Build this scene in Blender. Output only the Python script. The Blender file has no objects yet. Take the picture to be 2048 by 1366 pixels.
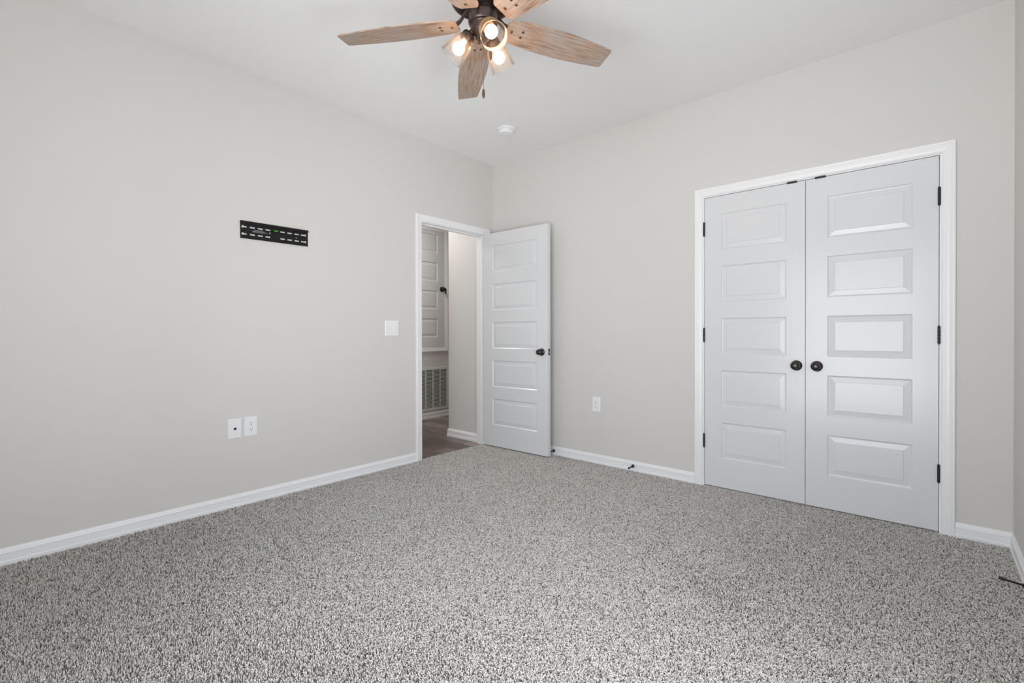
import bpy, bmesh, math, random
import numpy as np
from mathutils import Vector, Matrix

# ------------------------------------------------------------------ camera, daylight, exposure
SC = bpy.context.scene
COL = SC.collection
H = 2.757            # ceiling height
W = 3.5965           # room width (x of the right wall)
YR = -4.12           # rear wall behind the camera
FL = -0.008          # carpet backing level (pile tips end near 0)


def cam_axes(yaw, pitch, roll):
    y, p, r = map(math.radians, (yaw, pitch, roll))
    a = Vector((-math.sin(y) * math.cos(p), math.cos(y) * math.cos(p), math.sin(p)))
    rt = Vector((math.cos(y), math.sin(y), 0))
    up = rt.cross(a)
    return rt * math.cos(r) + up * math.sin(r), up * math.cos(r) - rt * math.sin(r), a


RT, UP, AX = cam_axes(41.1838, -0.2762, -0.0973)
CAM = Vector((3.2785, -3.4597, 1.0844))
cd = bpy.data.cameras.new('camera')
cam = bpy.data.objects.new('camera', cd)
COL.objects.link(cam)
M = Matrix((RT, UP, -AX)).transposed().to_4x4()
M.translation = CAM
cam.matrix_world = M
cd.sensor_width = 36.0
cd.lens = 954.89 / 2048 * 36
cd.shift_y = -11.05 / 2048
cd.clip_start = 0.02
SC.camera = cam

world = bpy.data.worlds.new('overcast_sky')
SC.world = world
world.use_nodes = True
bg = world.node_tree.nodes['Background']
bg.inputs['Strength'].default_value = 9.0
_wn = world.node_tree.nodes
_wc = _wn.new('ShaderNodeTexCoord')
_ws = _wn.new('ShaderNodeSeparateXYZ')
_wr = _wn.new('ShaderNodeValToRGB')          # lower half brightened to lift the ceiling, hazy sky above
_wm = _wn.new('ShaderNodeMapRange')
_wm.inputs['From Min'].default_value = -1.0
world.node_tree.links.new(_wc.outputs['Generated'], _ws.inputs[0])
world.node_tree.links.new(_ws.outputs['Z'], _wm.inputs['Value'])
world.node_tree.links.new(_wm.outputs['Result'], _wr.inputs['Fac'])
world.node_tree.links.new(_wr.outputs['Color'], bg.inputs['Color'])
_we = _wr.color_ramp.elements
_we[0].position, _we[0].color = 0.46, (1.50, 1.50, 1.52, 1)
_we[1].position, _we[1].color = 0.52, (0.88, 0.92, 0.98, 1)

# window daylight: the rear wall's window and an added fill window in the right wall, both behind the camera's view
WIN_REAR = (1.72, 3.42, 0.03, 2.08)       # x0, x1, z0, z1
WIN_FILL = (-3.25, -1.95, 0.03, 1.45)    # y0, y1, z0, z1


def portal(name, loc, rot, sx, sy):
    ld = bpy.data.lights.new(name, 'AREA')
    ld.shape = 'RECTANGLE'
    ld.size, ld.size_y = sx, sy
    ld.cycles.is_portal = True
    o = bpy.data.objects.new(name, ld)
    COL.objects.link(o)
    o.location = loc
    o.rotation_euler = rot
    return o


portal('daylight_portal', ((WIN_REAR[0] + WIN_REAR[1]) / 2, YR - 0.10, (WIN_REAR[2] + WIN_REAR[3]) / 2),
       (math.radians(90), 0, 0), WIN_REAR[1] - WIN_REAR[0], WIN_REAR[3] - WIN_REAR[2])
portal('daylight_portal', (W + 0.10, (WIN_FILL[0] + WIN_FILL[1]) / 2, (WIN_FILL[2] + WIN_FILL[3]) / 2),
       (0, math.radians(90), 0), WIN_FILL[3] - WIN_FILL[2], WIN_FILL[1] - WIN_FILL[0])  # portal of the added right-wall window
# unseen area light added to brighten the hallway
_hl = bpy.data.lights.new('hallway_fill', 'AREA')
_hl.shape = 'DISK'
_hl.size = 0.28
_hl.energy = 25.0
_hl.color = (1.0, 0.97, 0.91)
_ho = bpy.data.objects.new('hallway_fill', _hl)
COL.objects.link(_ho)
_ho.location = (-1.02, -0.48, H - 0.06)

vs = SC.view_settings
vs.view_transform = 'Standard'
vs.look = 'None'
vs.gamma = 1.0
vs.use_curve_mapping = False
vs.exposure = -0.50
SC.cycles.use_denoising = True
SC.cycles.max_bounces = 16
SC.cycles.diffuse_bounces = 10
SC.cycles.transparent_max_bounces = 16
SC.cycles.caustics_reflective = False
SC.cycles.caustics_refractive = False
SC.cycles.sample_clamp_indirect = 6.0


# ------------------------------------------------------------------ materials
def mat(name, color, rough=0.5, metal=0.0, spec=0.5):
    m = bpy.data.materials.new(name)
    m.use_nodes = True
    b = m.node_tree.nodes['Principled BSDF']
    b.inputs['Base Color'].default_value = (*color, 1)
    b.inputs['Roughness'].default_value = rough
    b.inputs['Metallic'].default_value = metal
    b.inputs['Specular IOR Level'].default_value = spec
    return m


def node(m, t, **kw):
    n = m.node_tree.nodes.new(t)
    for k, v in kw.items():
        setattr(n, k, v)
    return n


def link(m, a, b):
    m.node_tree.links.new(a, b)


def bsdf(m):
    return m.node_tree.nodes['Principled BSDF']


def bump(m, scale, strength, dist, detail=3.0):
    tc = node(m, 'ShaderNodeTexCoord')
    nz = node(m, 'ShaderNodeTexNoise')
    nz.inputs['Scale'].default_value = scale
    nz.inputs['Detail'].default_value = detail
    bp = node(m, 'ShaderNodeBump')
    bp.inputs['Strength'].default_value = strength
    bp.inputs['Distance'].default_value = dist
    link(m, tc.outputs['Object'], nz.inputs['Vector'])
    link(m, nz.outputs['Fac'], bp.inputs['Height'])
    link(m, bp.outputs['Normal'], bsdf(m).inputs['Normal'])
    return nz


M_WALL = mat('greige_wall_paint', (0.676, 0.660, 0.640), 0.75, spec=0.3)
bump(M_WALL, 160, 0.08, 0.002)
M_CEIL = mat('white_ceiling_paint', (0.89, 0.89, 0.895), 0.9, spec=0.2)
bump(M_CEIL, 120, 0.10, 0.002)
M_TRIM = mat('white_semigloss_trim', (0.86, 0.86, 0.872), 0.35)
M_DOOR = mat('white_semigloss_door', (0.715, 0.722, 0.737), 0.22, spec=0.42)
M_BRONZE = mat('oil_rubbed_bronze', (0.060, 0.055, 0.053), 0.24, 0.75)
M_BLACK = mat('black_hinge_metal', (0.02, 0.02, 0.021), 0.4, 0.3)
M_FANMETAL = mat('fan_bronze', (0.10, 0.070, 0.062), 0.34, 0.75)
M_SCREW = mat('antique_brass_screw', (0.12, 0.075, 0.045), 0.3, 0.8)
M_PLASTIC = mat('white_plastic', (0.84, 0.845, 0.86), 0.3)
M_SLOT = mat('dark_slot', (0.03, 0.03, 0.03), 0.6)
M_NICKEL = mat('nickel', (0.55, 0.55, 0.54), 0.25, 1.0)
M_MOUNT = mat('black_powder_coat', (0.014, 0.013, 0.014), 0.6, spec=0.2)
M_PRINT = mat('grey_print', (0.30, 0.33, 0.40), 0.6)
M_LEVEL = mat('green_level_fluid', (0.08, 0.42, 0.04), 0.2)
M_GRILLE = mat('white_enamel_grille', (0.72, 0.72, 0.72), 0.4)
M_DUCT = mat('dark_duct', (0.06, 0.06, 0.06), 0.8)
M_CHAIN = mat('chain_bronze', (0.20, 0.15, 0.12), 0.35, 0.8)
M_PENDANT = mat('dark_wood_pendant', (0.085, 0.045, 0.025), 0.35)


def wood_blade():
    m = mat('weathered_barnwood', (0.4, 0.3, 0.25), 0.55)
    tc = node(m, 'ShaderNodeTexCoord')
    mp = node(m, 'ShaderNodeMapping')
    mp.inputs['Scale'].default_value = (3.4, 60.0, 12.0)
    link(m, tc.outputs['Object'], mp.inputs['Vector'])
    n1 = node(m, 'ShaderNodeTexNoise')
    n1.inputs['Scale'].default_value = 2.2
    n1.inputs['Detail'].default_value = 8
    n1.inputs['Roughness'].default_value = 0.68
    n1.inputs['Distortion'].default_value = 0.5
    link(m, mp.outputs['Vector'], n1.inputs['Vector'])
    cr = node(m, 'ShaderNodeValToRGB')
    e = cr.color_ramp.elements
    e[0].position, e[0].color = 0.30, (0.105, 0.062, 0.044, 1)
    e[1].position, e[1].color = 0.74, (0.57, 0.455, 0.370, 1)
    x = e.new(0.45)
    x.color = (0.33, 0.215, 0.15, 1)
    x = e.new(0.58)
    x.color = (0.445, 0.325, 0.250, 1)
    link(m, n1.outputs['Fac'], cr.inputs['Fac'])
    n2 = node(m, 'ShaderNodeTexNoise')
    n2.inputs['Scale'].default_value = 9
    n2.inputs['Detail'].default_value = 4
    link(m, tc.outputs['Object'], n2.inputs['Vector'])
    mx = node(m, 'ShaderNodeMixRGB', blend_type='MIX')
    mx.inputs['Color2'].default_value = (0.39, 0.35, 0.325, 1)
    mr = node(m, 'ShaderNodeMapRange')
    mr.inputs['From Min'].default_value = 0.42
    mr.inputs['From Max'].default_value = 0.68
    mr.inputs['To Max'].default_value = 0.7
    link(m, n2.outputs['Fac'], mr.inputs['Value'])
    link(m, mr.outputs['Result'], mx.inputs['Fac'])
    link(m, cr.outputs['Color'], mx.inputs['Color1'])
    link(m, mx.outputs['Color'], bsdf(m).inputs['Base Color'])
    bp = node(m, 'ShaderNodeBump')
    bp.inputs['Strength'].default_value = 0.25
    bp.inputs['Distance'].default_value = 0.001
    link(m, n1.outputs['Fac'], bp.inputs['Height'])
    link(m, bp.outputs['Normal'], bsdf(m).inputs['Normal'])
    return m


M_WOOD = wood_blade()


def glass(name, tint, refl=1.0, haze=0.0):
    m = bpy.data.materials.new(name)
    m.use_nodes = True
    nt = m.node_tree
    nt.nodes.remove(nt.nodes['Principled BSDF'])
    out = nt.nodes['Material Output']
    tr = node(m, 'ShaderNodeBsdfTransparent')
    tr.inputs['Color'].default_value = (*tint, 1)
    gl = node(m, 'ShaderNodeBsdfGlossy')
    gl.inputs['Roughness'].default_value = 0.06
    fr = node(m, 'ShaderNodeLayerWeight')
    fr.inputs['Blend'].default_value = 0.22
    mu = node(m, 'ShaderNodeMath', operation='MULTIPLY')
    mu.inputs[1].default_value = refl
    mx = node(m, 'ShaderNodeMixShader')
    link(m, fr.outputs['Fresnel'], mu.inputs[0])
    link(m, mu.outputs[0], mx.inputs['Fac'])
    link(m, tr.outputs[0], mx.inputs[1])
    link(m, gl.outputs[0], mx.inputs[2])
    if haze:
        df = node(m, 'ShaderNodeBsdfTranslucent')
        df.inputs['Color'].default_value = (0.95, 0.90, 0.86, 1)
        m2 = node(m, 'ShaderNodeMixShader')
        m2.inputs['Fac'].default_value = haze
        link(m, tr.outputs[0], m2.inputs[1])
        link(m, df.outputs[0], m2.inputs[2])
        link(m, m2.outputs[0], mx.inputs[1])
    link(m, mx.outputs[0], out.inputs['Surface'])
    return m


M_GLASS = glass('clear_seeded_glass', (0.985, 0.975, 0.965), 0.5, 0.05)
M_PANE = glass('window_pane_glass', (0.97, 0.98, 0.98), 0.5)

M_BULB = bpy.data.materials.new('lit_bulb')
M_BULB.use_nodes = True
_b = bsdf(M_BULB)
_b.inputs['Base Color'].default_value = (0.9, 0.9, 0.9, 1)
_b.inputs['Emission Color'].default_value = (1.0, 0.58, 0.28, 1)
_b.inputs['Emission Strength'].default_value = 21.0

# vinyl planks of the hallway
M_PLANK = mat('grey_brown_vinyl_plank', (0.2, 0.15, 0.13), 0.42)
_tc = node(M_PLANK, 'ShaderNodeTexCoord')
_br = node(M_PLANK, 'ShaderNodeTexBrick')
_br.offset = 0.37
_br.inputs['Color1'].default_value = (0.34, 0.275, 0.245, 1)
_br.inputs['Color2'].default_value = (0.095, 0.068, 0.062, 1)
_br.inputs['Mortar'].default_value = (0.04, 0.03, 0.03, 1)
_br.inputs['Scale'].default_value = 1.0
_br.inputs['Brick Width'].default_value = 1.2
_br.inputs['Row Height'].default_value = 0.18
_br.inputs['Mortar Size'].default_value = 0.0012
_br.inputs['Bias'].default_value = 0.0
_mp0 = node(M_PLANK, 'ShaderNodeMapping')
_mp0.inputs['Location'].default_value = (0.20, 0.060, 0)
link(M_PLANK, _tc.outputs['Object'], _mp0.inputs['Vector'])
link(M_PLANK, _mp0.outputs['Vector'], _br.inputs['Vector'])
_mp = node(M_PLANK, 'ShaderNodeMapping')
_mp.inputs['Scale'].default_value = (2.5, 26, 1)
link(M_PLANK, _tc.outputs['Object'], _mp.inputs['Vector'])
_nz = node(M_PLANK, 'ShaderNodeTexNoise')
_nz.inputs['Scale'].default_value = 2.0
_nz.inputs['Detail'].default_value = 6
link(M_PLANK, _mp.outputs['Vector'], _nz.inputs['Vector'])
_mr = node(M_PLANK, 'ShaderNodeMapRange')
_mr.inputs['From Min'].default_value = 0.3
_mr.inputs['From Max'].default_value = 0.7
_mr.inputs['To Min'].default_value = 0.55
_mr.inputs['To Max'].default_value = 1.35
link(M_PLANK, _nz.outputs['Fac'], _mr.inputs['Value'])
_mx = node(M_PLANK, 'ShaderNodeMixRGB', blend_type='MULTIPLY')
_mx.inputs['Fac'].default_value = 1.0
link(M_PLANK, _br.outputs['Color'], _mx.inputs['Color1'])
link(M_PLANK, _mr.outputs['Result'], _mx.inputs['Color2'])
link(M_PLANK, _mx.outputs['Color'], bsdf(M_PLANK).inputs['Base Color'])

# carpet backing and yarn
M_BACKING = mat('carpet_backing', (0.16, 0.15, 0.14), 0.95, spec=0.1)
M_YARN = mat('carpet_yarn', (0.4, 0.39, 0.38), 0.85, spec=0.15)
_at = node(M_YARN, 'ShaderNodeAttribute', attribute_name='yarn_colour')
link(M_YARN, _at.outputs['Color'], bsdf(M_YARN).inputs['Base Color'])


# ------------------------------------------------------------------ mesh helpers
def link_obj(name, data, parent=None, loc=None, mw=None):
    o = bpy.data.objects.new(name, data)
    COL.objects.link(o)
    if parent is not None:
        o.parent = parent
    if loc is not None:
        o.location = loc
    if mw is not None:
        o.matrix_local = mw
    return o


def mesh(bm, m, smooth=False, name='m'):
    bmesh.ops.recalc_face_normals(bm, faces=bm.faces)
    me = bpy.data.meshes.new(name)
    bm.to_mesh(me)
    bm.free()
    for x in (m if isinstance(m, (list, tuple)) else [m]):
        me.materials.append(x)
    if smooth:
        me.shade_smooth()
        me.set_sharp_from_angle(angle=math.radians(38))
    return me


def obj(name, bm, m, parent=None, loc=None, smooth=False):
    return link_obj(name, mesh(bm, m, smooth, name), parent, loc)


def tag(o, label, category=None, group=None, kind=None):
    o['label'] = label
    if category:
        o['category'] = category
    if group:
        o['group'] = group
    if kind:
        o['kind'] = kind
    return o


def empty(name, loc):
    o = link_obj(name, None, None, loc)
    o.empty_display_size = 0.05
    return o


def box(bm, x0, x1, y0, y1, z0, z1):
    v = [bm.verts.new((x, y, z)) for x in (x0, x1) for y in (y0, y1) for z in (z0, z1)]
    for f in ((0, 1, 3, 2), (4, 6, 7, 5), (0, 4, 5, 1), (2, 3, 7, 6), (0, 2, 6, 4), (1, 5, 7, 3)):
        bm.faces.new([v[i] for i in f])
    return bm


def boxes(*bs, bevel=0.0):
    bm = bmesh.new()
    for b in bs:
        box(bm, *b)
    if bevel:
        bmesh.ops.bevel(bm, geom=bm.edges[:], offset=bevel, segments=2, affect='EDGES', profile=0.7)
    return bm


def lathe(bm, prof, seg=32, mat4=None):
    """prof: list of (radius, height along local z)."""
    mat4 = mat4 or Matrix()
    rings = []
    for r, z in prof:
        if r < 1e-6:
            rings.append([bm.verts.new(mat4 @ Vector((0, 0, z)))])
        else:
            rings.append([bm.verts.new(mat4 @ Vector((r * math.cos(2 * math.pi * k / seg), r * math.sin(2 * math.pi * k / seg), z))) for k in range(seg)])
    for a, b in zip(rings, rings[1:]):
        for k in range(seg):
            k2 = (k + 1) % seg
            if len(a) == 1 and len(b) == 1:
                continue
            if len(a) == 1:
                bm.faces.new((a[0], b[k], b[k2]))
            elif len(b) == 1:
                bm.faces.new((a[k], b[0], a[k2]))
            else:
                bm.faces.new((a[k], b[k], b[k2], a[k2]))
    return bm


def axis_matrix(p, d):
    d = Vector(d).normalized()
    q = Vector((0, 0, 1)).rotation_difference(d)
    return Matrix.Translation(Vector(p)) @ q.to_matrix().to_4x4()


def tube(bm, pts, r, seg=10):
    """round rod through points; r scalar or list"""
    rs = r if isinstance(r, (list, tuple)) else [r] * len(pts)
    pts = [Vector(p) for p in pts]
    rings = []
    for i, p in enumerate(pts):
        d = (pts[min(i + 1, len(pts) - 1)] - pts[max(i - 1, 0)]).normalized()
        u = d.orthogonal().normalized() if i == 0 else (u - d * u.dot(d)).normalized()
        w = d.cross(u)
        rings.append([bm.verts.new(p + (u * math.cos(2 * math.pi * k / seg) + w * math.sin(2 * math.pi * k / seg)) * rs[i]) for k in range(seg)])
    for a, b in zip(rings, rings[1:]):
        for k in range(seg):
            bm.faces.new((a[k], b[k], b[(k + 1) % seg], a[(k + 1) % seg]))
    bm.faces.new(rings[0])
    bm.faces.new(rings[-1])
    return bm


def sweep_rows(bm, rows):
    """rows: list of equal-length vertex coordinate lists -> skin, with end caps"""
    vr = [[bm.verts.new(p) for p in r] for r in rows]
    n = len(vr[0])
    for a, b in zip(vr, vr[1:]):
        for k in range(n):
            bm.faces.new((a[k], b[k], b[(k + 1) % n], a[(k + 1) % n]))
    bm.faces.new(vr[0])
    bm.faces.new(vr[-1])
    return bm


# ------------------------------------------------------------------ setting: shell
T = 0.115
JL, JR, JH = -0.888, -0.117, 2.044       # bedroom doorway: jamb faces (y) and head
CL, CR, CH = 2.0700, 3.3180, 2.0445      # closet opening (x) and head


def struct(name, bm, m, label, smooth=False):
    return tag(obj(name, bm, m, smooth=smooth), label, kind='structure')


struct('wall_left', boxes((-T, 0, YR - T, JL - 0.018, FL - 0.02, H), (-T, 0, JR + 0.018, 0, FL - 0.02, H),
                          (-T, 0, JL - 0.018, JR + 0.018, JH + 0.018, H)),
       M_WALL, 'greige left wall holding the black bracket and the doorway')
struct('wall_back', boxes((-0.575, CL - 0.018, 0, T, FL - 0.02, H), (CR + 0.018, W + T, 0, T, FL - 0.02, H),
                          (CL - 0.018, CR + 0.018, 0, T, CH + 0.018, H)),
       M_WALL, 'greige wall holding the white double closet doors')
wy0, wy1, wz0, wz1 = WIN_FILL
struct('wall_right', boxes((W, W + T, YR - T, wy0, FL - 0.02, H), (W, W + T, wy1, 0, FL - 0.02, H),
                           (W, W + T, wy0, wy1, FL - 0.02, wz0), (W, W + T, wy0, wy1, wz1, H)), M_WALL, 'shaded greige wall at the edge beside the closet')
x0, x1, z0, z1 = WIN_REAR
struct('wall_rear', boxes((0, x0, YR - T, YR, FL - 0.02, H), (x1, W, YR - T, YR, FL - 0.02, H),
                          (x0, x1, YR - T, YR, FL - 0.02, z0), (x0, x1, YR - T, YR, z1, H)),
       M_WALL, 'greige wall with the window facing the closet')
struct('ceiling', boxes((-1.7, W + T, YR - T, 1.75, H, H + 0.08)), M_CEIL, 'smooth white painted ceiling above the fan')
struct('floor', boxes((-0.022, W, YR, 0.0, FL - 0.05, FL), (CL, CR, 0.0, 0.75, FL - 0.05, FL)), M_BACKING,
       'grey speckled bedroom carpet floor')
struct('floor_hallway', boxes((-1.66, -0.022, -2.6, 1.6, FL - 0.05, -0.004)), M_PLANK,
       'grey brown wood plank floor beyond the doorway')
# closet interior
struct('wall_closet', boxes((CL - 0.2, CR + 0.25, 0.70, 0.76, FL - 0.02, H), (CL - 0.26, CL - 0.2, T, 0.76, FL - 0.02, H),
                            (CR + 0.25, CR + 0.31, T, 0.76, FL - 0.02, H)), M_WALL, 'closet walls behind the double doors')
# hallway
HX, HC, HY = -1.56, -0.575, -0.08
struct('wall_hallway_near', boxes((HC, -T, HY, 0.0, FL - 0.02, H), (HC, HC + T, T, 1.6, FL - 0.02, H)), M_WALL,
       'short greige hallway wall just beyond the door jamb')
struct('wall_hallway_far', boxes((HX - 0.1, HX, -2.6, 1.6, FL - 0.02, H)), M_WALL,
       'shaded hallway wall holding the air return grille')
struct('wall_hallway_end', boxes((HX, HC + T, 1.6, 1.7, FL - 0.02, H), (HX, -T, -2.7, -2.6, FL - 0.02, H)), M_WALL,
       'hallway end walls out of sight of the doorway')

# baseboards: profile (out from wall, height)
BP = [(0, FL), (0.0155, FL), (0.0155, 0.017), (0.0125, 0.021), (0.0118, 0.053), (0.0135, 0.056), (0.0125, 0.060),
      (0.0095, 0.0625), (0.0090, 0.066), (0.0050, 0.074), (0.0035, 0.0785), (0, 0.0790)]


def baseboard(name, p0, p1, nrm, label, m0=0.0, m1=0.0):
    """straight run p0->p1 (xy), nrm into the room; m0/m1 mitre slope at each end (+ shortens, - lengthens)."""
    p0, p1, nrm = Vector((*p0, 0)), Vector((*p1, 0)), Vector((*nrm, 0))
    d = (p1 - p0).normalized()
    rows = []
    for p, s in ((p0, m0), (p1, -m1)):
        rows.append([p + nrm * a + d * (a * s) + Vector((0, 0, h)) for a, h in BP])
    bm = sweep_rows(bmesh.new(), rows)
    return struct(name, bm, M_TRIM, label)


CW = 0.058           # casing width
RV = 0.006           # reveal
baseboard('baseboard_left', (0, YR), (0, JL - RV - CW), (1, 0), 'white baseboard along the left wall', 1, 0)
baseboard('baseboard_back', (0.0, 0), (CL - RV - CW, 0), (0, -1), 'white baseboard between open door and closet', 1, 0)
baseboard('baseboard_closet_side', (CR + RV + CW, 0), (W, 0), (0, -1), 'short white baseboard right of the closet casing', 0, 1)
baseboard('baseboard_right', (W, 0), (W, YR), (-1, 0), 'white baseboard along the right edge wall', 1, 1)
baseboard('baseboard_rear', (W, YR), (0, YR), (0, 1), 'white baseboard under the rear window', 1, 1)
bm = sweep_rows(bmesh.new(), [[Vector((-T, HY - a, h)) for a, h in BP],
                              [Vector((HC - a, HY - a, h)) for a, h in BP],
                              [Vector((HC - a, 1.6, h)) for a, h in BP]])
struct('baseboard_hallway_near', bm, M_TRIM, 'white baseboard wrapping the hallway corner')
baseboard('baseboard_hallway_far', (HX, -2.6), (HX, 1.6), (1, 0), 'white baseboard below the air return grille')

# casing: profile (outward from the opening, out from wall)
CP = [(0, 0), (0, 0.009), (0.004, 0.0115), (0.009, 0.0105), (0.012, 0.0108), (0.022, 0.0135), (0.034, 0.0145),
      (0.041, 0.0175), (0.047, 0.0170), (0.053, 0.0182), (0.058, 0.0150), (0.058, 0)]


def casing(name, a0, a1, zt, fn, label, zb=None):
    """fn(a, out, z) maps opening coordinate a, out-of-wall and height to 3D."""
    b = FL if zb is None else zb
    if zb is None:
        path = [(a0, -1, b, 0), (a0, -1, zt, 1), (a1, 1, zt, 1), (a1, 1, b, 0)]
        rows = [[fn(a + s * d, o, z + k * d) for d, o in CP] for a, s, z, k in path]
        bm = sweep_rows(bmesh.new(), rows)
    else:                                            # picture-framed on four sides
        path = [(a0, -1, b, -1), (a0, -1, zt, 1), (a1, 1, zt, 1), (a1, 1, b, -1)]
        bm = bmesh.new()
        rows = [[bm.verts.new(fn(a + s * d, o, z + k * d)) for d, o in CP] for a, s, z, k in path]
        n = len(CP)
        for i in range(4):
            r0, r1 = rows[i], rows[(i + 1) % 4]
            for k in range(n):
                bm.faces.new((r0[k], r1[k], r1[(k + 1) % n], r0[(k + 1) % n]))
    return struct(name, bm, M_TRIM, label)


casing('trim_1', JL - RV, JR + RV, JH + RV, lambda a, o, z: Vector((o, a, z)), 'white moulded casing around the open doorway')
casing('trim_2', CL - RV, CR + RV, CH + RV, lambda a, o, z: Vector((a, -o, z)), 'white moulded casing around the closet doors')
# jambs with stops
ST = 0.011
struct('trim_3', boxes((-T, 0, JL - 0.018, JL, FL, JH + 0.018), (-T, 0, JR, JR + 0.018, FL, JH + 0.018), (-T, 0, JL, JR, JH, JH + 0.018),
                       (-0.078, -0.041, JL, JL + ST, FL, JH), (-0.078, -0.041, JR - ST, JR, FL, JH),
                       (-0.078, -0.041, JL + ST, JR - ST, JH - ST, JH)),
       M_TRIM, 'white door jamb lining the open doorway')
struct('trim_4', boxes((CL - 0.018, CL, 0, T, FL, CH + 0.018), (CR, CR + 0.018, 0, T, FL, CH + 0.018), (CL, CR, 0, T, CH, CH + 0.018),
                       (CL, CL + ST, 0.045, 0.085, FL, CH), (CR - ST, CR, 0.045, 0.085, FL, CH), (CL, CR, 0.045, 0.085, CH - ST, CH)),
       M_TRIM, 'white jamb lining the closet opening')

# windows behind the camera, the right one added as fill: fn(a, out, z) with a along the wall, out into the room
def window(name, a0, a1, z0, z1, fn, label):
    def bx(*bs):
        bm = bmesh.new()
        for p0, p1, o0, o1, c0, c1 in bs:
            A, B = fn(p0, o0, c0), fn(p1, o1, c1)
            box(bm, min(A.x, B.x), max(A.x, B.x), min(A.y, B.y), max(A.y, B.y), c0, c1)
        return bm
    wf = tag(obj(name, bx((a0, a1, -0.08, -0.03, z0, z0 + 0.05), (a0, a1, -0.08, -0.03, z1 - 0.05, z1), (a0, a0 + 0.05, -0.08, -0.03, z0 + 0.05, z1 - 0.05),
                          (a1 - 0.05, a1, -0.08, -0.03, z0 + 0.05, z1 - 0.05), (a0 + 0.05, a1 - 0.05, -0.075, -0.035, (z0 + z1) / 2 - 0.02, (z0 + z1) / 2 + 0.02)), M_TRIM),
             label, kind='structure')
    obj('window_pane', bx((a0 + 0.05, a1 - 0.05, -0.058, -0.054, z0 + 0.05, z1 - 0.05)), M_PANE, wf)
    obj('window_sill', bx((a0 - 0.04, a1 + 0.04, -0.03, 0.035, z0 - 0.022, z0)), M_TRIM, wf)


window('window_1', *WIN_REAR, lambda a, o, z: Vector((a, YR + o, z)), 'white framed window in the rear wall')
window('added_fill_window', *WIN_FILL, lambda a, o, z: Vector((W - o, a, z)), 'white framed window added in the right wall for fill light')


# ------------------------------------------------------------------ panelled doors
RINGS = [(0.0, 0.0), (0.0025, 0.0030), (0.0065, 0.0068), (0.0105, 0.0078), (0.0380, 0.0036), (0.0400, 0.0012)]


def panel_face(bm, w, h, px0, px1, rows, y, sgn):
    """one panelled face of a slab in the local xz plane; sgn=-1 faces -y (recess goes +y)."""
    xs = [0, px0, px1, w]
    zs = [0] + [v for r in rows for v in r] + [h]
    for j in range(len(zs) - 1):
        for i in range(3):
            a, b, c, d = xs[i], xs[i + 1], zs[j], zs[j + 1]
            if i == 1 and (c, d) in rows:
                prev = None
                for ins, dep in RINGS:
                    yy = y - sgn * dep
                    ring = [bm.verts.new((a + ins, yy, c + ins)), bm.verts.new((b - ins, yy, c + ins)),
                            bm.verts.new((b - ins, yy, d - ins)), bm.verts.new((a + ins, yy, d - ins))]
                    if prev:
                        for k in range(4):
                            bm.faces.new((prev[k], prev[(k + 1) % 4], ring[(k + 1) % 4], ring[k]))
                    prev = ring
                bm.faces.new(prev)
            else:
                bm.faces.new([bm.verts.new(p) for p in ((a, y, c), (b, y, c), (b, y, d), (a, y, d))])


def slab(w, h, t, px0, px1, rows):
    """door slab: local x 0..w, front face y=0 looking to -y, back y=t, z 0..h"""
    bm = bmesh.new()
    panel_face(bm, w, h, px0, px1, rows, 0.0, -1)
    panel_face(bm, w, h, px0, px1, rows, t, 1)
    bmesh.ops.remove_doubles(bm, verts=bm.verts, dist=1e-5)
    e = [x for x in bm.edges if len(x.link_faces) == 1]
    fr = [x for x in e if all(abs(v.co.y) < 1e-6 for v in x.verts)]
    # side skins
    for (p, q) in (((0, 0), (w, 0)), ((w, 0), (w, h)), ((w, h), (0, h)), ((0, h), (0, 0))):
        vs_ = [bm.verts.new((p[0], 0, p[1])), bm.verts.new((q[0], 0, q[1])), bm.verts.new((q[0], t, q[1])), bm.verts.new((p[0], t, p[1]))]
        bm.faces.new(vs_)
    bmesh.ops.remove_doubles(bm, verts=bm.verts, dist=1e-5)
    return bm


DZ = 0.0109
DTOP = 2.0405
PITCH = 0.3636
ROWS = [(0.2135 - DZ + k * PITCH, 0.2135 - DZ + k * PITCH + 0.2495) for k in range(5)]

KNOB = [(0, 0.062), (0.012, 0.0615), (0.020, 0.058), (0.0245, 0.052), (0.0265, 0.046), (0.0255, 0.041), (0.021, 0.036),
        (0.013, 0.032), (0.0105, 0.026), (0.0105, 0.012)]
ROSE = [(0.0105, 0.016), (0.015, 0.0125), (0.022, 0.011), (0.030, 0.0075), (0.0325, 0.004), (0.0325, 0.0)]


def knob(parent, p, d):
    k = obj('door_knob', lathe(bmesh.new(), KNOB, 36, axis_matrix(p, d)), M_BRONZE, parent, smooth=True)
    r = obj('rosette', lathe(bmesh.new(), ROSE, 36, axis_matrix(p, d)), M_BRONZE, k, smooth=True)
    return k


def hinge(parent, x, y, zc, m, r=0.0062, hgt=0.094):
    bm = bmesh.new()
    n = 5
    for i in range(n):
        a = zc - hgt / 2 + i * hgt / n
        lathe(bm, [(0, a + 0.0004), (r, a + 0.0004), (r, a + hgt / n - 0.0004), (0, a + hgt / n - 0.0004)], 14, Matrix.Translation((x, y, 0)))
    lathe(bm, [(0, zc - hgt / 2 - 0.005), (r * 0.7, zc - hgt / 2 - 0.003), (r * 0.7, zc - hgt / 2)], 12, Matrix.Translation((x, y, 0)))
    lathe(bm, [(r * 0.7, zc + hgt / 2), (r * 0.7, zc + hgt / 2 + 0.003), (0, zc + hgt / 2 + 0.005)], 12, Matrix.Translation((x, y, 0)))
    return obj('hinge', bm, m, parent, smooth=True)


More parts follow.
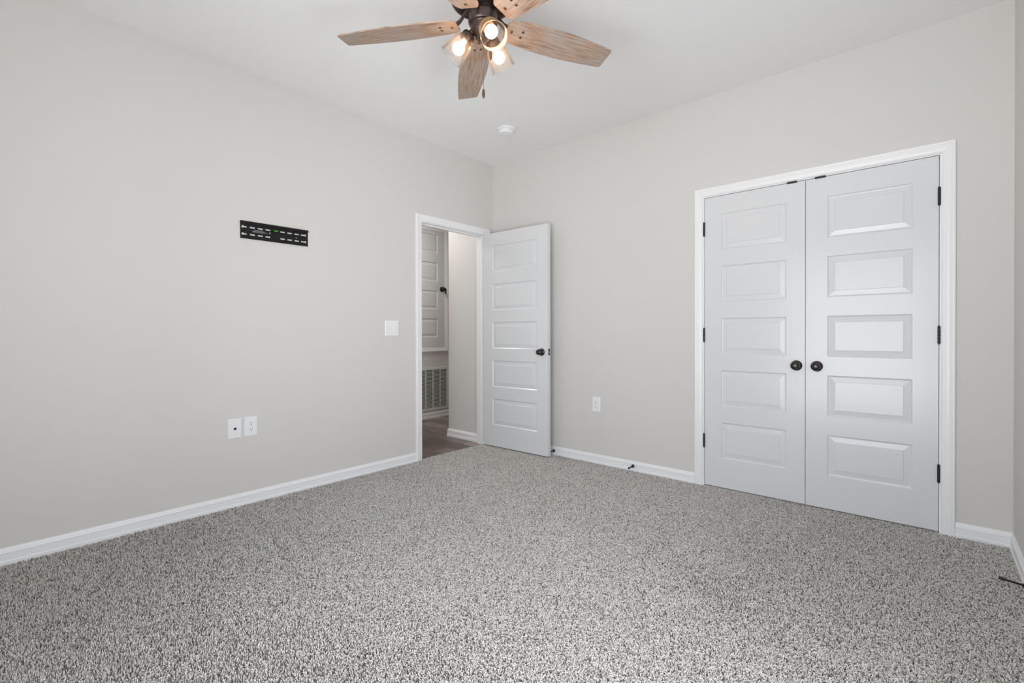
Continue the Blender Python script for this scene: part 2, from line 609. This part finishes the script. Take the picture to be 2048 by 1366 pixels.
# closet pair
DW = 0.6175
cl = tag(obj('door_1', slab(DW, DTOP - DZ, 0.035, 0.1115, 0.5135, ROWS), M_DOOR, loc=(2.0730, 0.001, DZ)),
         'white five panel closet door with its knob at the right edge', 'door', 'white closet doors', 'structure')
cr = tag(obj('door_2', slab(DW + 0.003, DTOP - DZ, 0.035, 0.1140, 0.5130, ROWS), M_DOOR, loc=(2.6938, 0.001, DZ)),
         'white five panel closet door with its knob at the left edge, nearest the right wall', 'door', 'white closet doors', 'structure')
knob(cl, (2.6435 - 2.0730, 0, 0.880 - DZ), (0, -1, 0))
knob(cr, (2.7535 - 2.6938, 0, 0.880 - DZ), (0, -1, 0))
for zc in (1.822, 1.0735, 0.324):
    hinge(cl, -0.0020, -0.0055, zc - DZ, M_BLACK)
    hinge(cr, DW + 0.0045, -0.0055, zc - DZ, M_BLACK)
obj('catch', boxes((2.590 - 2.073, 2.646 - 2.073, -0.004, 0.012, DTOP - DZ - 0.004, CH - DZ + 0.0035)), M_BLACK, cl)
obj('catch', boxes((2.743 - 2.6938, 2.799 - 2.6938, -0.004, 0.012, DTOP - DZ - 0.004, CH - DZ + 0.0035)), M_BLACK, cr)

# bedroom door standing open: local x along the slab from the hinge, face y=0 looks to the camera
ang = math.atan2(-0.1375 + 0.1535, 0.786 - 0.020)
od = tag(obj('door_3', slab(0.766, DTOP - DZ - 0.002, 0.038, 0.118, 0.648, ROWS), M_DOOR, loc=(0.0195, -0.1545, DZ + 0.004)),
         'white five panel bedroom door standing open in the corner', 'door', None, 'structure')
od.rotation_euler = (0, 0, ang)
knob(od, (0.700, 0, 0.908), (0, -1, 0))
knob(od, (0.700, 0.038, 0.908), (0, 1, 0))
lp = obj('latch_plate', boxes((0.764, 0.7672, 0.007, 0.031, 0.880, 0.937), bevel=0.0008), M_BLACK, od)
obj('latch_bolt', boxes((0.7660, 0.776, 0.012, 0.024, 0.899, 0.917), bevel=0.002), M_NICKEL, lp)
for zc in (1.835, 1.095, 0.325):
    hinge(od, -0.006, 0.043, zc, M_TRIM, 0.006, 0.09)
    h = obj('hinge_leaf', boxes((-0.0016, 0.0002, 0.006, 0.036, zc - 0.045, zc + 0.045)), M_GRILLE, od)

# hallway service door (short, above the grille); faces +x
HD0, HD1, HZ0, HZ1 = 0.02, 0.702, 0.916, 2.4085
hrows = [(1.0425 - HZ0 + k * 0.3625, 1.0425 - HZ0 + k * 0.3625 + 0.240) for k in range(4)]
hd = tag(obj('door_4', slab(HD1 - HD0, HZ1 - HZ0, 0.03, 0.112, HD1 - HD0 - 0.112, hrows), M_DOOR, loc=(HX + 0.008, HD0, HZ0)),
         'short white panelled service door in the hallway above the return grille', 'door', None, 'structure')
hd.rotation_euler = (0, 0, math.pi / 2)
hk = obj('door_knob', lathe(bmesh.new(), KNOB, 28, axis_matrix((0.640, 0, 1.668 - HZ0), (0, -1, 0))), M_BLACK, hd, smooth=True)
obj('rosette', lathe(bmesh.new(), ROSE, 28, axis_matrix((0.640, 0, 1.668 - HZ0), (0, -1, 0))), M_BLACK, hk, smooth=True)
obj('hasp', boxes((0.658, 0.704, -0.012, 0.0, 1.655 - HZ0, 1.685 - HZ0), (0.698, 0.708, -0.014, -0.004, 1.610 - HZ0, 1.685 - HZ0), bevel=0.002), M_BLACK, hd)
casing('trim_5', HD0 - 0.004, HD1 + 0.004, HZ1 + 0.004, lambda a, o, z: Vector((HX + o, a, z)),
       'white casing framing the hallway service door', zb=HZ0 - 0.004)

# ------------------------------------------------------------------ return air grille
GY0, GY1, GZ0, GZ1 = 0.055, 0.770, 0.098, 0.648
g = tag(empty('air_return_grille', (HX, (GY0 + GY1) / 2, GZ0)), 'white louvred air return grille low on the hallway wall', 'vent')


def gl(name, bm, m):
    bmesh.ops.translate(bm, verts=bm.verts, vec=-Vector(g.location))
    return obj(name, bm, m, g)


FB = 0.032
gl('frame', boxes((HX, HX + 0.014, GY0, GY1, GZ0, GZ0 + FB), (HX, HX + 0.014, GY0, GY1, GZ1 - FB, GZ1),
                  (HX, HX + 0.014, GY0, GY0 + FB, GZ0 + FB, GZ1 - FB), (HX, HX + 0.014, GY1 - FB, GY1, GZ0 + FB, GZ1 - FB), bevel=0.002), M_GRILLE)
gl('backing', boxes((HX, HX + 0.0015, GY0 + FB, GY1 - FB, GZ0 + FB, GZ1 - FB)), M_DUCT)
for k in range(5):
    yc = 0.627 - k * 0.1185
    if yc > GY0 + FB:
        gl('mullion', boxes((HX + 0.0015, HX + 0.013, yc - 0.006, yc + 0.006, GZ0 + FB, GZ1 - FB)), M_GRILLE)
z = GZ0 + FB + 0.008
while z < GZ1 - FB - 0.006:
    bm = bmesh.new()
    v = [bm.verts.new(p) for p in ((HX + 0.0025, GY0 + FB, z + 0.0055), (HX + 0.0025, GY1 - FB, z + 0.0055), (HX + 0.0115, GY1 - FB, z), (HX + 0.0115, GY0 + FB, z),
                                   (HX + 0.0025, GY0 + FB, z + 0.0070), (HX + 0.0025, GY1 - FB, z + 0.0070), (HX + 0.0115, GY1 - FB, z + 0.0015), (HX + 0.0115, GY0 + FB, z + 0.0015))]
    for f in ((0, 1, 2, 3), (7, 6, 5, 4), (3, 2, 6, 7), (0, 4, 5, 1), (0, 3, 7, 4), (1, 5, 6, 2)):
        bm.faces.new([v[i] for i in f])
    gl('louvre', bm, M_GRILLE)
    z += 0.0165


# ------------------------------------------------------------------ wall plates
def plate_bm(w, h, t=0.006):
    """flat bevelled cover plate in local yz facing +x, centred"""
    bm = bmesh.new()
    rows = []
    for (a, b, x) in ((w / 2, h / 2, 0), (w / 2, h / 2, t * 0.45), (w / 2 - 0.004, h / 2 - 0.004, t)):
        rows.append([bm.verts.new(p) for p in ((x, -a, -b), (x, a, -b), (x, a, b), (x, -a, b))])
    for r0, r1 in zip(rows, rows[1:]):
        for k in range(4):
            bm.faces.new((r0[k], r0[(k + 1) % 4], r1[(k + 1) % 4], r1[k]))
    bm.faces.new(rows[0])
    bm.faces.new(rows[-1])
    return bm


def screw_head(parent, y, z, x=0.006):
    o = obj('screw', lathe(bmesh.new(), [(0.0032, x - 0.0005), (0.0032, x + 0.0006), (0, x + 0.0012)], 12,
                           Matrix.Translation((0, y, z)) @ Matrix.Rotation(math.pi / 2, 4, 'Y')), M_PLASTIC, parent, smooth=True)
    return o


def outlet(loc, rz, label):
    r = tag(empty('wall_outlet', loc), label, 'outlet', 'white wall outlets')
    r.rotation_euler = (0, 0, rz)
    obj('cover_plate', plate_bm(0.0765, 0.1235), M_PLASTIC, r)
    screw_head(r, 0, 0)
    for s in (-1, 1):
        bm = bmesh.new()
        zc = s * 0.0195
        pr = []
        for k in range(32):
            a = 2 * math.pi * k / 32
            pr.append((0.0172 * math.cos(a), max(-0.0135, min(0.0135, 0.0172 * math.sin(a)))))
        f0 = [bm.verts.new((0.0055, y, zc + z)) for y, z in pr]
        f1 = [bm.verts.new((0.0085, y * 0.97, zc + z * 0.97)) for y, z in pr]
        for k in range(32):
            bm.faces.new((f0[k], f0[(k + 1) % 32], f1[(k + 1) % 32], f1[k]))
        bm.faces.new(f1)
        rc = obj('receptacle', bm, M_PLASTIC, r)
        sl = boxes((0.0083, 0.0088, -0.0075, -0.0052, zc - 0.001, zc + 0.0075), (0.0083, 0.0088, 0.0052, 0.0075, zc - 0.0005, zc + 0.0068))
        lathe(sl, [(0, 0.0083), (0.0030, 0.0083), (0.0030, 0.0088), (0, 0.0088)], 12,
              Matrix.Translation((0, 0, zc - 0.0075)) @ Matrix.Rotation(math.pi / 2, 4, 'Y'))
        obj('slot', sl, M_SLOT, rc)
    return r


outlet((0, -2.2600, 0.4930), 0, 'white outlet beside the cable jack on the left wall')
outlet((1.1855, 0, 0.4930), -math.pi / 2, 'white outlet between the open door and the closet')

r = tag(empty('cable_jack', (0, -2.3545, 0.4915)), 'white cover plate with a single round cable jack', 'cable jack')
obj('cover_plate', plate_bm(0.0765, 0.1235), M_PLASTIC, r)
bm = lathe(bmesh.new(), [(0, 0.005), (0.0075, 0.005), (0.0075, 0.0085), (0.0048, 0.0085), (0.0048, 0.016), (0.0036, 0.016), (0.0030, 0.011), (0, 0.011)], 16,
           Matrix.Rotation(math.pi / 2, 4, 'Y'))
obj('connector', bm, M_BRONZE, r, smooth=True)
screw_head(r, 0, 0.043)
screw_head(r, 0, -0.043)

r = tag(empty('light_switch', (0, -1.1905, 1.1300)), 'white double toggle light switch left of the doorway', 'light switch')
obj('cover_plate', plate_bm(0.129, 0.126), M_PLASTIC, r)
for s in (-1, 1):
    yc = s * 0.023
    bez = obj('switch_bezel', boxes((0.0058, 0.0068, yc - 0.0062, yc + 0.0062, -0.0125, 0.0125), bevel=0.0004), M_PLASTIC, r)
    up = 1 if s < 0 else -1
    bm = sweep_rows(bmesh.new(), [[Vector((0.0066, yc + a, b)) for a, b in ((-0.0045, -0.006), (0.0045, -0.006), (0.0045, 0.006), (-0.0045, 0.006))],
                                  [Vector((0.0175, yc + a * 0.8, up * 0.008 + b * 0.5)) for a, b in ((-0.0045, -0.006), (0.0045, -0.006), (0.0045, 0.006), (-0.0045, 0.006))]])
    obj('toggle', bm, M_PLASTIC, r)
    screw_head(r, yc, 0.030)
    screw_head(r, yc, -0.030)

# ------------------------------------------------------------------ television bracket on the left wall
TVY0, TVY1 = -2.3180, -1.8830
TH = 0.1055
tv = tag(empty('television_bracket', (0, (TVY0 + TVY1) / 2, 1.6965)), 'black slotted metal wall bracket high on the left wall', 'wall bracket')
tv.rotation_euler = (math.radians(0.45), 0, 0)
wv = TVY1 - TVY0
slots = []
SC_Y = [-0.1949, -0.1453, -0.0971, -0.0500, 0.0450, 0.0924, 0.1397, 0.1841]
for i, yc in enumerate(SC_Y):
    wd = 0.0155
    for zc in (0.0718, 0.0262):
        slots.append((yc - wd, yc + wd, zc - 0.0044, zc + 0.0044))
for zc in (0.0728, 0.0270):                        # round keyholes at the slot ends
    slots.append((-0.2075, -0.1975, zc - 0.0078, zc + 0.0078))
    slots.append((0.1960, 0.2055, zc - 0.0074, zc + 0.0074))
slots.append((-0.1440, -0.1385, 0.0440, 0.0525))
slots.append((0.1335, 0.1390, 0.0430, 0.0515))
slots.append((-0.0405, -0.0340, 0.0470, 0.0590))
ys = sorted({-wv / 2, wv / 2} | {v for s in slots for v in s[:2]})
zs = sorted({0.0, TH} | {v for s in slots for v in s[2:]})
bm = bmesh.new()
T0, T1 = 0.0006, 0.0032


def solid(i, j):
    if not (0 <= i < len(ys) - 1 and 0 <= j < len(zs) - 1):
        return False
    yc, zc = (ys[i] + ys[i + 1]) / 2, (zs[j] + zs[j + 1]) / 2
    return not any(s[0] < yc < s[1] and s[2] < zc < s[3] for s in slots)


for i in range(len(ys) - 1):
    for j in range(len(zs) - 1):
        if not solid(i, j):
            continue
        a, b, c, d = ys[i], ys[i + 1], zs[j], zs[j + 1]
        for x in (T0, T1):
            bm.faces.new([bm.verts.new(p) for p in ((x, a, c), (x, b, c), (x, b, d), (x, a, d))])
        for (di, dj, p, q) in ((-1, 0, (a, c), (a, d)), (1, 0, (b, c), (b, d)), (0, -1, (a, c), (b, c)), (0, 1, (a, d), (b, d))):
            if not solid(i + di, j + dj):
                bm.faces.new([bm.verts.new(v) for v in ((T0, *p), (T0, *q), (T1, *q), (T1, *p))])
bmesh.ops.remove_doubles(bm, verts=bm.verts, dist=1e-6)
obj('back_plate', bm, M_MOUNT, tv)
obj('hanging_lip', boxes((T0, 0.014, -wv / 2, wv / 2, TH, TH + 0.0022), (0.0118, 0.014, -wv / 2, wv / 2, TH - 0.012, TH)), M_MOUNT, tv)
obj('bottom_lip', boxes((T0, 0.008, -wv / 2, wv / 2, -0.002, 0.0)), M_MOUNT, tv)
lv = obj('bubble_level', boxes((T1, 0.0085, -0.0190, 0.0190, 0.0650, 0.0800), bevel=0.0015), M_MOUNT, tv)
obj('level_vial', boxes((0.0075, 0.0095, -0.0120, 0.0120, 0.0692, 0.0758), bevel=0.0008), M_LEVEL, lv)
random.seed(4)
bm = bmesh.new()
for k in range(5):
    L = (0.050, 0.060, 0.074, 0.088, 0.058)[k]
    zc = 0.0600 - k * 0.0038
    y = -0.136
    while y < -0.136 + L:
        w_ = random.uniform(0.003, 0.008)
        box(bm, T1 - 0.0002, T1 + 0.0003, y, y + w_, zc - 0.0009, zc + 0.0009)
        y += w_ + 0.0015
obj('printed_instructions', bm, M_PRINT, tv)


# ------------------------------------------------------------------ door stops
def door_stop(loc, d, label, length=0.078):
    r = tag(empty('door_stop', loc), label, 'door stop', 'dark door stops on the baseboards')
    d = Vector(d).normalized()
    obj('flange', lathe(bmesh.new(), [(0, 0.0), (0.0125, 0.0), (0.0125, 0.004), (0.010, 0.010), (0.0055, 0.013), (0, 0.013)], 20, axis_matrix((0, 0, 0), d)), M_BLACK, r, smooth=True)
    prof = [(0.0, 0.012)]
    n = 18
    for i in range(n):
        z_ = 0.012 + (length - 0.026) * i / n
        prof += [(0.0042, z_), (0.0050, z_ + (length - 0.026) / n * 0.5)]
    prof += [(0.0042, length - 0.014), (0, length - 0.014)]
    obj('rod', lathe(bmesh.new(), prof, 14, axis_matrix((0, 0, 0), d)), M_BLACK, r, smooth=True)
    obj('bumper', lathe(bmesh.new(), [(0, length - 0.015), (0.0068, length - 0.015), (0.0072, length - 0.006), (0.006, length), (0, length + 0.001)], 16, axis_matrix((0, 0, 0), d)), M_BLACK, r, smooth=True)
    return r


door_stop((0.7575, -0.012, 0.040), (0, -1, 0), 'dark door stop half hidden behind the open door', 0.075)
door_stop((1.5245, -0.012, 0.042), (0.02, -1, -0.02), 'dark door stop on the baseboard under the lone outlet wall, left of the closet', 0.078)
door_stop((W - 0.012, -0.5720, 0.034), (-1, 0.22, 0.03), 'dark door stop on the shaded right wall baseboard', 0.083)

# ------------------------------------------------------------------ smoke detector
sd = tag(empty('smoke_detector', (0.668, -0.545, H)), 'round white smoke detector on the ceiling beyond the fan', 'smoke detector')
obj('mounting_base', lathe(bmesh.new(), [(0, 0), (0.071, 0), (0.071, -0.009), (0.067, -0.012), (0, -0.012)], 48), M_PLASTIC, sd, smooth=True)
obj('body', lathe(bmesh.new(), [(0.058, -0.012), (0.062, -0.014), (0.060, -0.030), (0.054, -0.040), (0.050, -0.042), (0.046, -0.040), (0.043, -0.0405),
                                (0.030, -0.044), (0.013, -0.045), (0.0125, -0.0475), (0, -0.048)], 48), M_PLASTIC, sd, smooth=True)
bm = bmesh.new()
for k in range(20):
    a = 2 * math.pi * k / 20
    b2 = bmesh.new()
    box(b2, 0.0600, 0.0625, -0.005, 0.005, -0.027, -0.020)
    bmesh.ops.rotate(b2, verts=b2.verts, cent=(0, 0, 0), matrix=Matrix.Rotation(a, 3, 'Z'))
    tmp = bpy.data.meshes.new('t')
    b2.to_mesh(tmp)
    bm.from_mesh(tmp)
    bpy.data.meshes.remove(tmp)
    b2.free()
obj('vent_slots', bm, M_GRILLE, sd)

# ------------------------------------------------------------------ ceiling fan
FX, FY, FB_ = 1.8045, -1.9649, 2.4403 - H
fan = tag(empty('ceiling_fan', (FX, FY, H)), 'bronze ceiling fan with five weathered wood blades and three lit glass shades', 'ceiling fan')
obj('motor_housing', lathe(bmesh.new(), [(0, 0), (0.085, 0), (0.092, -0.006), (0.094, -0.045), (0.098, -0.060), (0.122, -0.085), (0.136, -0.115),
                                         (0.1405, -0.150), (0.1420, -0.190), (0.1420, -0.214), (0.1385, -0.222), (0.1325, -0.224), (0.1275, -0.220), (0.122, -0.206),
                                         (0.075, -0.198), (0.066, -0.200), (0.062, -0.235), (0, -0.235)], 64), M_FANMETAL, fan, smooth=True)
obj('flywheel', lathe(bmesh.new(), [(0, -0.232), (0.052, -0.232), (0.056, -0.238), (0.056, -0.272), (0.050, -0.276), (0, -0.276)], 48), M_FANMETAL, fan, smooth=True)
sh = obj('switch_housing', lathe(bmesh.new(), [(0, -0.274), (0.058, -0.276), (0.0635, -0.281), (0.0640, -0.314), (0.060, -0.321), (0.052, -0.324), (0.049, -0.330),
                                               (0.048, -0.352), (0.043, -0.362), (0.035, -0.368), (0.031, -0.374), (0.026, -0.388), (0.016, -0.394), (0.006, -0.396),
                                               (0.0055, -0.402), (0, -0.404)], 48), M_FANMETAL, fan, smooth=True)
for k in range(6):
    bm = bmesh.new()
    a = 2 * math.pi * (k + 0.3) / 6
    lathe(bm, [(0.0042, -0.001), (0.0042, 0.0018), (0.0025, 0.003), (0, 0.0032)], 10, axis_matrix((0.0635 * math.cos(a), 0.0635 * math.sin(a), -0.290), (math.cos(a), math.sin(a), 0)))
    obj('screw', bm, M_SCREW, sh, smooth=True)

# blade outline (u along, half width)
OUT = [(0.112, 0.040), (0.118, 0.048), (0.130, 0.058), (0.138, 0.0605), (0.17, 0.0645), (0.21, 0.0685), (0.26, 0.0722), (0.32, 0.0750), (0.38, 0.0755),
       (0.44, 0.0735), (0.50, 0.0700), (0.56, 0.0650), (0.61, 0.0602), (0.645, 0.0562), (0.655, 0.0545), (0.660, 0.0500)]
TB = 0.0062


def blade_mesh():
    bm = bmesh.new()
    pts = [(u, w) for u, w in OUT] + [(u, -w) for u, w in reversed(OUT)]
    lo = [bm.verts.new((u, w, 0)) for u, w in pts]
    hi = [bm.verts.new((u, w, TB)) for u, w in pts]
    bm.faces.new(lo)
    bm.faces.new(list(reversed(hi)))
    n = len(pts)
    for k in range(n):
        bm.faces.new((lo[k], hi[k], hi[(k + 1) % n], lo[(k + 1) % n]))
    bmesh.ops.bevel(bm, geom=[e for e in bm.edges if len(e.link_faces) == 2 and abs(e.verts[0].co.z - e.verts[1].co.z) < 1e-6], offset=0.001, segments=1, affect='EDGES')
    return mesh(bm, M_WOOD, name='blade')


def iron_mesh():
    """blade iron: arm from the flywheel that drops to the blade and a three fingered plate lying on it (blade local frame)"""
    bm = bmesh.new()
    t = 0.0065
    st = [(0.046, 0.017, 0.060), (0.060, 0.018, 0.058), (0.074, 0.016, 0.048), (0.088, 0.0145, 0.033), (0.101, 0.0150, 0.0185), (0.115, 0.018, 0.0095), (0.128, 0.023, TB + 0.0006),
          (0.150, 0.024, TB + 0.0002), (0.172, 0.026, TB + 0.0002), (0.196, 0.024, TB + 0.0002), (0.206, 0.016, TB + 0.0002)]
    sweep_rows(bm, [[Vector((u, -w, z_)), Vector((u, w, z_)), Vector((u, w * 0.9, z_ + t)), Vector((u, -w * 0.9, z_ + t))] for u, w, z_ in st])
    bmesh.ops.bevel(bm, geom=bm.edges[:], offset=0.001, segments=1, affect='EDGES')
    return mesh(bm, M_FANMETAL, True, 'blade_iron')


def bolt_mesh():
    return mesh(lathe(bmesh.new(), [(0.0062, 0.0006), (0.0062, -0.0008), (0.0050, -0.0030), (0.0028, -0.0040), (0, -0.0043)], 16), M_SCREW, True, 'screw')


BM_, IM_, SM_ = blade_mesh(), iron_mesh(), bolt_mesh()
BL = [(211.89, 0.8175, -11.16), (142.11, 0.657, -13.43), (67.07, -0.729, -13.14), (-3.93, 0.05, -13.3), (284.07, 0.05, -13.3)]
for th, dr, pi_ in BL:
    t_, p_, q_ = math.radians(th), math.radians(pi_), math.radians(dr)
    e = Vector((math.cos(t_) * math.cos(q_), math.sin(t_) * math.cos(q_), -math.sin(q_)))
    l = Vector((-math.sin(t_) * math.cos(p_), math.cos(t_) * math.cos(p_), math.sin(p_)))
    n_ = e.cross(l).normalized()
    l = n_.cross(e)
    mw = Matrix((e, l, n_)).transposed().to_4x4()
    mw.translation = (0, 0, FB_)
    b = link_obj('blade', BM_, fan, mw=mw)
    for u, w in ((0.1393, 0), (0.1904, 0.0152), (0.1904, -0.0152)):
        link_obj('screw', SM_, b, loc=(u, w, 0))
    link_obj('blade_iron', IM_, fan, mw=mw)


def shell(bm, outer, th, mat4, seg=48):
    inner = [(r - th, s) for r, s in reversed(outer)]
    prof = outer + inner
    lathe(bm, prof + [prof[0]], seg, mat4)


for be in (-147.07, -27.07, 92.93):
    a = math.radians(be)
    er = Vector((math.cos(a), math.sin(a), 0))
    P0 = er * 0.058 + Vector((0, 0, 2.3991 - H))
    P1 = er * 0.1424 + Vector((0, 0, 2.3061 - H))
    d = (P1 - P0).normalized()
    A4 = axis_matrix(P0, d)
    bm = tube(bmesh.new(), [er * 0.030 + Vector((0, 0, -0.345)), er * 0.046 + Vector((0, 0, -0.345)), P0 + d * 0.004], 0.013, 16)
    lathe(bm, [(0, -0.006), (0.016, -0.006), (0.025, -0.002), (0.0300, 0.006), (0.0310, 0.030), (0.0285, 0.033), (0.0270, 0.030), (0, 0.028)], 36, A4)
    sock = obj('lamp_socket', bm, M_FANMETAL, fan, smooth=True)
    for k in range(3):
        bm = bmesh.new()
        rot = Matrix.Rotation(2 * math.pi * k / 3 + 0.6, 4, 'Z')
        lathe(bm, [(0.0032, 0), (0.0032, 0.005), (0, 0.006)], 10, A4 @ rot @ Matrix.Translation((0.030, 0, 0.019)) @ Matrix.Rotation(math.pi / 2, 4, 'Y'))
        obj('thumbscrew', bm, M_SCREW, sock, smooth=True)
    outer = [(0.0350, 0.0225), (0.0395, 0.0250), (0.0400, 0.0290), (0.0385, 0.0320), (0.0395, 0.0340), (0.0430, 0.0370), (0.0455, 0.0420), (0.0478, 0.055), (0.0505, 0.075),
             (0.0525, 0.095), (0.0538, 0.110), (0.0555, 0.113), (0.0560, 0.116), (0.0548, 0.119), (0.0555, 0.122), (0.0570, 0.1245), (0.0572, 0.127), (0.0560, 0.1285)]
    bm = bmesh.new()
    shell(bm, outer, 0.0024, A4)
    shade = obj('glass_shade', bm, M_GLASS, fan, smooth=True)
    bm = lathe(bmesh.new(), [(0, 0.047)] + [(0.0272 * math.sin(t), 0.0765 - 0.0272 * math.cos(t)) for t in np.linspace(0.45, math.pi - 0.05, 16)] + [(0, 0.1037)], 36, A4)
    lb = obj('light_bulb', bm, M_BULB, fan, smooth=True)
    obj('bulb_base', lathe(bmesh.new(), [(0, 0.026), (0.0125, 0.028), (0.0130, 0.040), (0.0120, 0.0475), (0, 0.048)], 24, A4), M_PLASTIC, lb, smooth=True)


def chain(top, zc, label):
    """bead chain ending in a turned pendant centred at height zc (fan local)"""
    bm = bmesh.new()
    z_ = zc + 0.0225
    while z_ < top[2]:
        lathe(bm, [(0, -0.0016), (0.0015, -0.0006), (0.0015, 0.0006), (0, 0.0016)], 6, Matrix.Translation((top[0], top[1], z_)))
        z_ += 0.0040
    tube(bm, [(top[0], top[1], zc + 0.02), top], 0.0006, 5)
    c = obj('pull_chain', bm, M_CHAIN, fan, smooth=True)
    c['label'] = label
    obj('pendant', lathe(bmesh.new(), [(0, 0.0215), (0.0022, 0.0210), (0.0030, 0.0185), (0.0055, 0.0150), (0.0066, 0.0050), (0.0066, -0.0070), (0.0056, -0.0150),
                                       (0.0034, -0.0195), (0.0022, -0.0210), (0, -0.0215)], 18, Matrix.Translation((top[0], top[1], zc))), M_PENDANT, c, smooth=True)


ah = Vector((AX.x, AX.y, 0)).normalized()
rh = Vector((RT.x, RT.y, 0)).normalized()


def at_row(off, row, colpx):
    """fan-local point below the hub at lateral offset so that it stands at the measured height"""
    p = Vector((FX, FY, 0)) + off
    dep = (p - CAM).dot(ah)
    return 1.0844 + (671.95 - row) * dep / 954.89 - H


o1 = ah * 0.030 + rh * 0.0005
chain((o1.x, o1.y, -0.375), at_row(o1, 193, 0), 'long bead pull chain with a dark wood pendant')
o2 = ah * -0.012 + rh * 0.0345
chain((o2.x, o2.y, -0.345), at_row(o2, 116, 0), 'short bead pull chain beside the glass shade')

# ------------------------------------------------------------------ carpet pile (twisted yarn tufts)
rng = np.random.default_rng(7)
DENS = 85000
N = int(DENS * (W + 0.0) * (-YR))
px = rng.uniform(-0.02, W - 0.004, N)
py = rng.uniform(YR + 0.004, -0.004, N)
keep = (px > 0.004) | ((py > JL + 0.004) & (py < JR - 0.004))
px, py = px[keep], py[keep]
# strip under the closet doors
n2 = int(DENS * (CR - CL) * 0.05)
px = np.concatenate([px, rng.uniform(CL + 0.004, CR - 0.004, n2)])
py = np.concatenate([py, rng.uniform(-0.004, 0.045, n2)])
N = len(px)


def lowfreq(x, y, seed, scale):
    r_ = np.random.default_rng(seed)
    v = np.zeros_like(x)
    for k in range(10):
        a = r_.uniform(0, 2 * np.pi)
        f = scale * r_.uniform(0.6, 1.7)
        v += np.sin((x * np.cos(a) + y * np.sin(a)) * f + r_.uniform(0, 6.28)) / 3.2
    return v


f1 = lowfreq(px, py, 3, 4.5)
f2 = lowfreq(px, py, 5, 9.0)
lean_dir = 0.9 * f1 + 0.5 * f2 + 2.0
bias = np.clip(0.55 + 0.35 * f2, 0.1, 0.9)


def blob(x, y, cx, cy, sx, sy, rot_):
    c_, s_ = np.cos(rot_), np.sin(rot_)
    u, v = (x - cx) * c_ + (y - cy) * s_, -(x - cx) * s_ + (y - cy) * c_
    return np.exp(-(u / sx) ** 2 - (v / sy) ** 2)


# floor shading put into the pile shape, from laid over (closed) to upstanding (open): 0 laid .. 1 upstanding
up = 0.20 + 0.16 * f1 + 0.10 * f2
up += 0.52 * np.clip((-py - 1.7) / 1.2, 0, 1)  # stands the foreground pile up to darken it
up += 1.0 * blob(px, py, 0.9, -3.5, 0.9, 0.9, 0.0) + 0.35 * np.exp(-(px / 0.45) ** 2)
up += 0.45 * blob(px, py, 3.1, -0.9, 0.55, 0.9, 0.2)
up += 0.35 * blob(px, py, 2.52, -1.35, 0.75, 0.10, -0.55)
up += 0.45 * blob(px, py, 1.92, -2.10, 0.10, 0.05, 0.6)
up -= 0.35 * blob(px, py, 2.1, -2.2, 0.9, 0.7, 0.7)
up = np.clip(up, 0.0, 1.35)
ra = rng.uniform(0, 2 * np.pi, N)
lx = np.cos(ra) + bias * np.cos(lean_dir)
ly = np.sin(ra) + bias * np.sin(lean_dir)
ln = np.sqrt(lx * lx + ly * ly) + 1e-6
lx, ly = lx / ln, ly / ln
ll = rng.uniform(0.0032, 0.0075, N) * (1.15 - 0.68 * up)
curl = rng.normal(0, 0.0018, N) * (1.1 - 0.6 * up)
hz = rng.uniform(0.0085, 0.0135, N)
thin = np.where(rng.uniform(0, 1, N) < 0.52 * up, 0.40, 1.0)      # shorter yarns open the upstanding areas
hz = hz * thin
ll = ll * thin
pos = np.zeros((N, 4, 3), np.float32)
for k, (s, zf, cf) in enumerate(((0, 0, 0), (0.25, 0.62, 0.6), (0.68, 0.97, 1.0), (1.05, 0.86, -0.1))):
    pos[:, k, 0] = px + lx * ll * s - ly * curl * cf
    pos[:, k, 1] = py + ly * ll * s + lx * curl * cf
    pos[:, k, 2] = FL + hz * zf
# keep the yarn inside the room edges
pos[:, :, 0] = np.minimum(pos[:, :, 0], W - 0.002)
inroom = (px < CL) | (px > CR)
pos[inroom, :, 1] = np.minimum(pos[inroom, :, 1], -0.002)
side = (py < JL) | (py > JR)
pos[side, :, 0] = np.maximum(pos[side, :, 0], 0.002)
rad = np.zeros((N, 4), np.float32)
rad[:] = np.array([0.0009, 0.00125, 0.0012, 0.0008], np.float32) * rng.uniform(0.8, 1.2, N)[:, None].astype(np.float32)
# yarn colours: light grey, mid grey, taupe, charcoal
pal = np.array([(0.73, 0.708, 0.685), (0.615, 0.593, 0.568), (0.49, 0.463, 0.434), (0.295, 0.270, 0.250), (0.148, 0.133, 0.121)], np.float32)
ci = rng.choice(5, N, p=[0.30, 0.30, 0.18, 0.13, 0.09])
colr = pal[ci] * rng.uniform(0.85, 1.15, N)[:, None]
hc = bpy.data.hair_curves.new('carpet_pile')
hc.add_curves([4] * N)
hc.attributes['position'].data.foreach_set('vector', pos.reshape(-1))
ra_ = hc.attributes.get('radius') or hc.attributes.new('radius', 'FLOAT', 'POINT')
ra_.data.foreach_set('value', rad.reshape(-1))
ca = hc.attributes.new('yarn_colour', 'FLOAT_COLOR', 'CURVE')
ca.data.foreach_set('color', np.concatenate([colr, np.ones((N, 1))], 1).astype(np.float32).reshape(-1))
hc.materials.append(M_YARN)
pile = link_obj('carpet_pile', hc)
tag(pile, 'speckled grey twisted carpet pile covering the bedroom floor', 'carpet', None, 'stuff')
SC.cycles_curves.shape = 'THICK'
SC.cycles_curves.subdivisions = 2
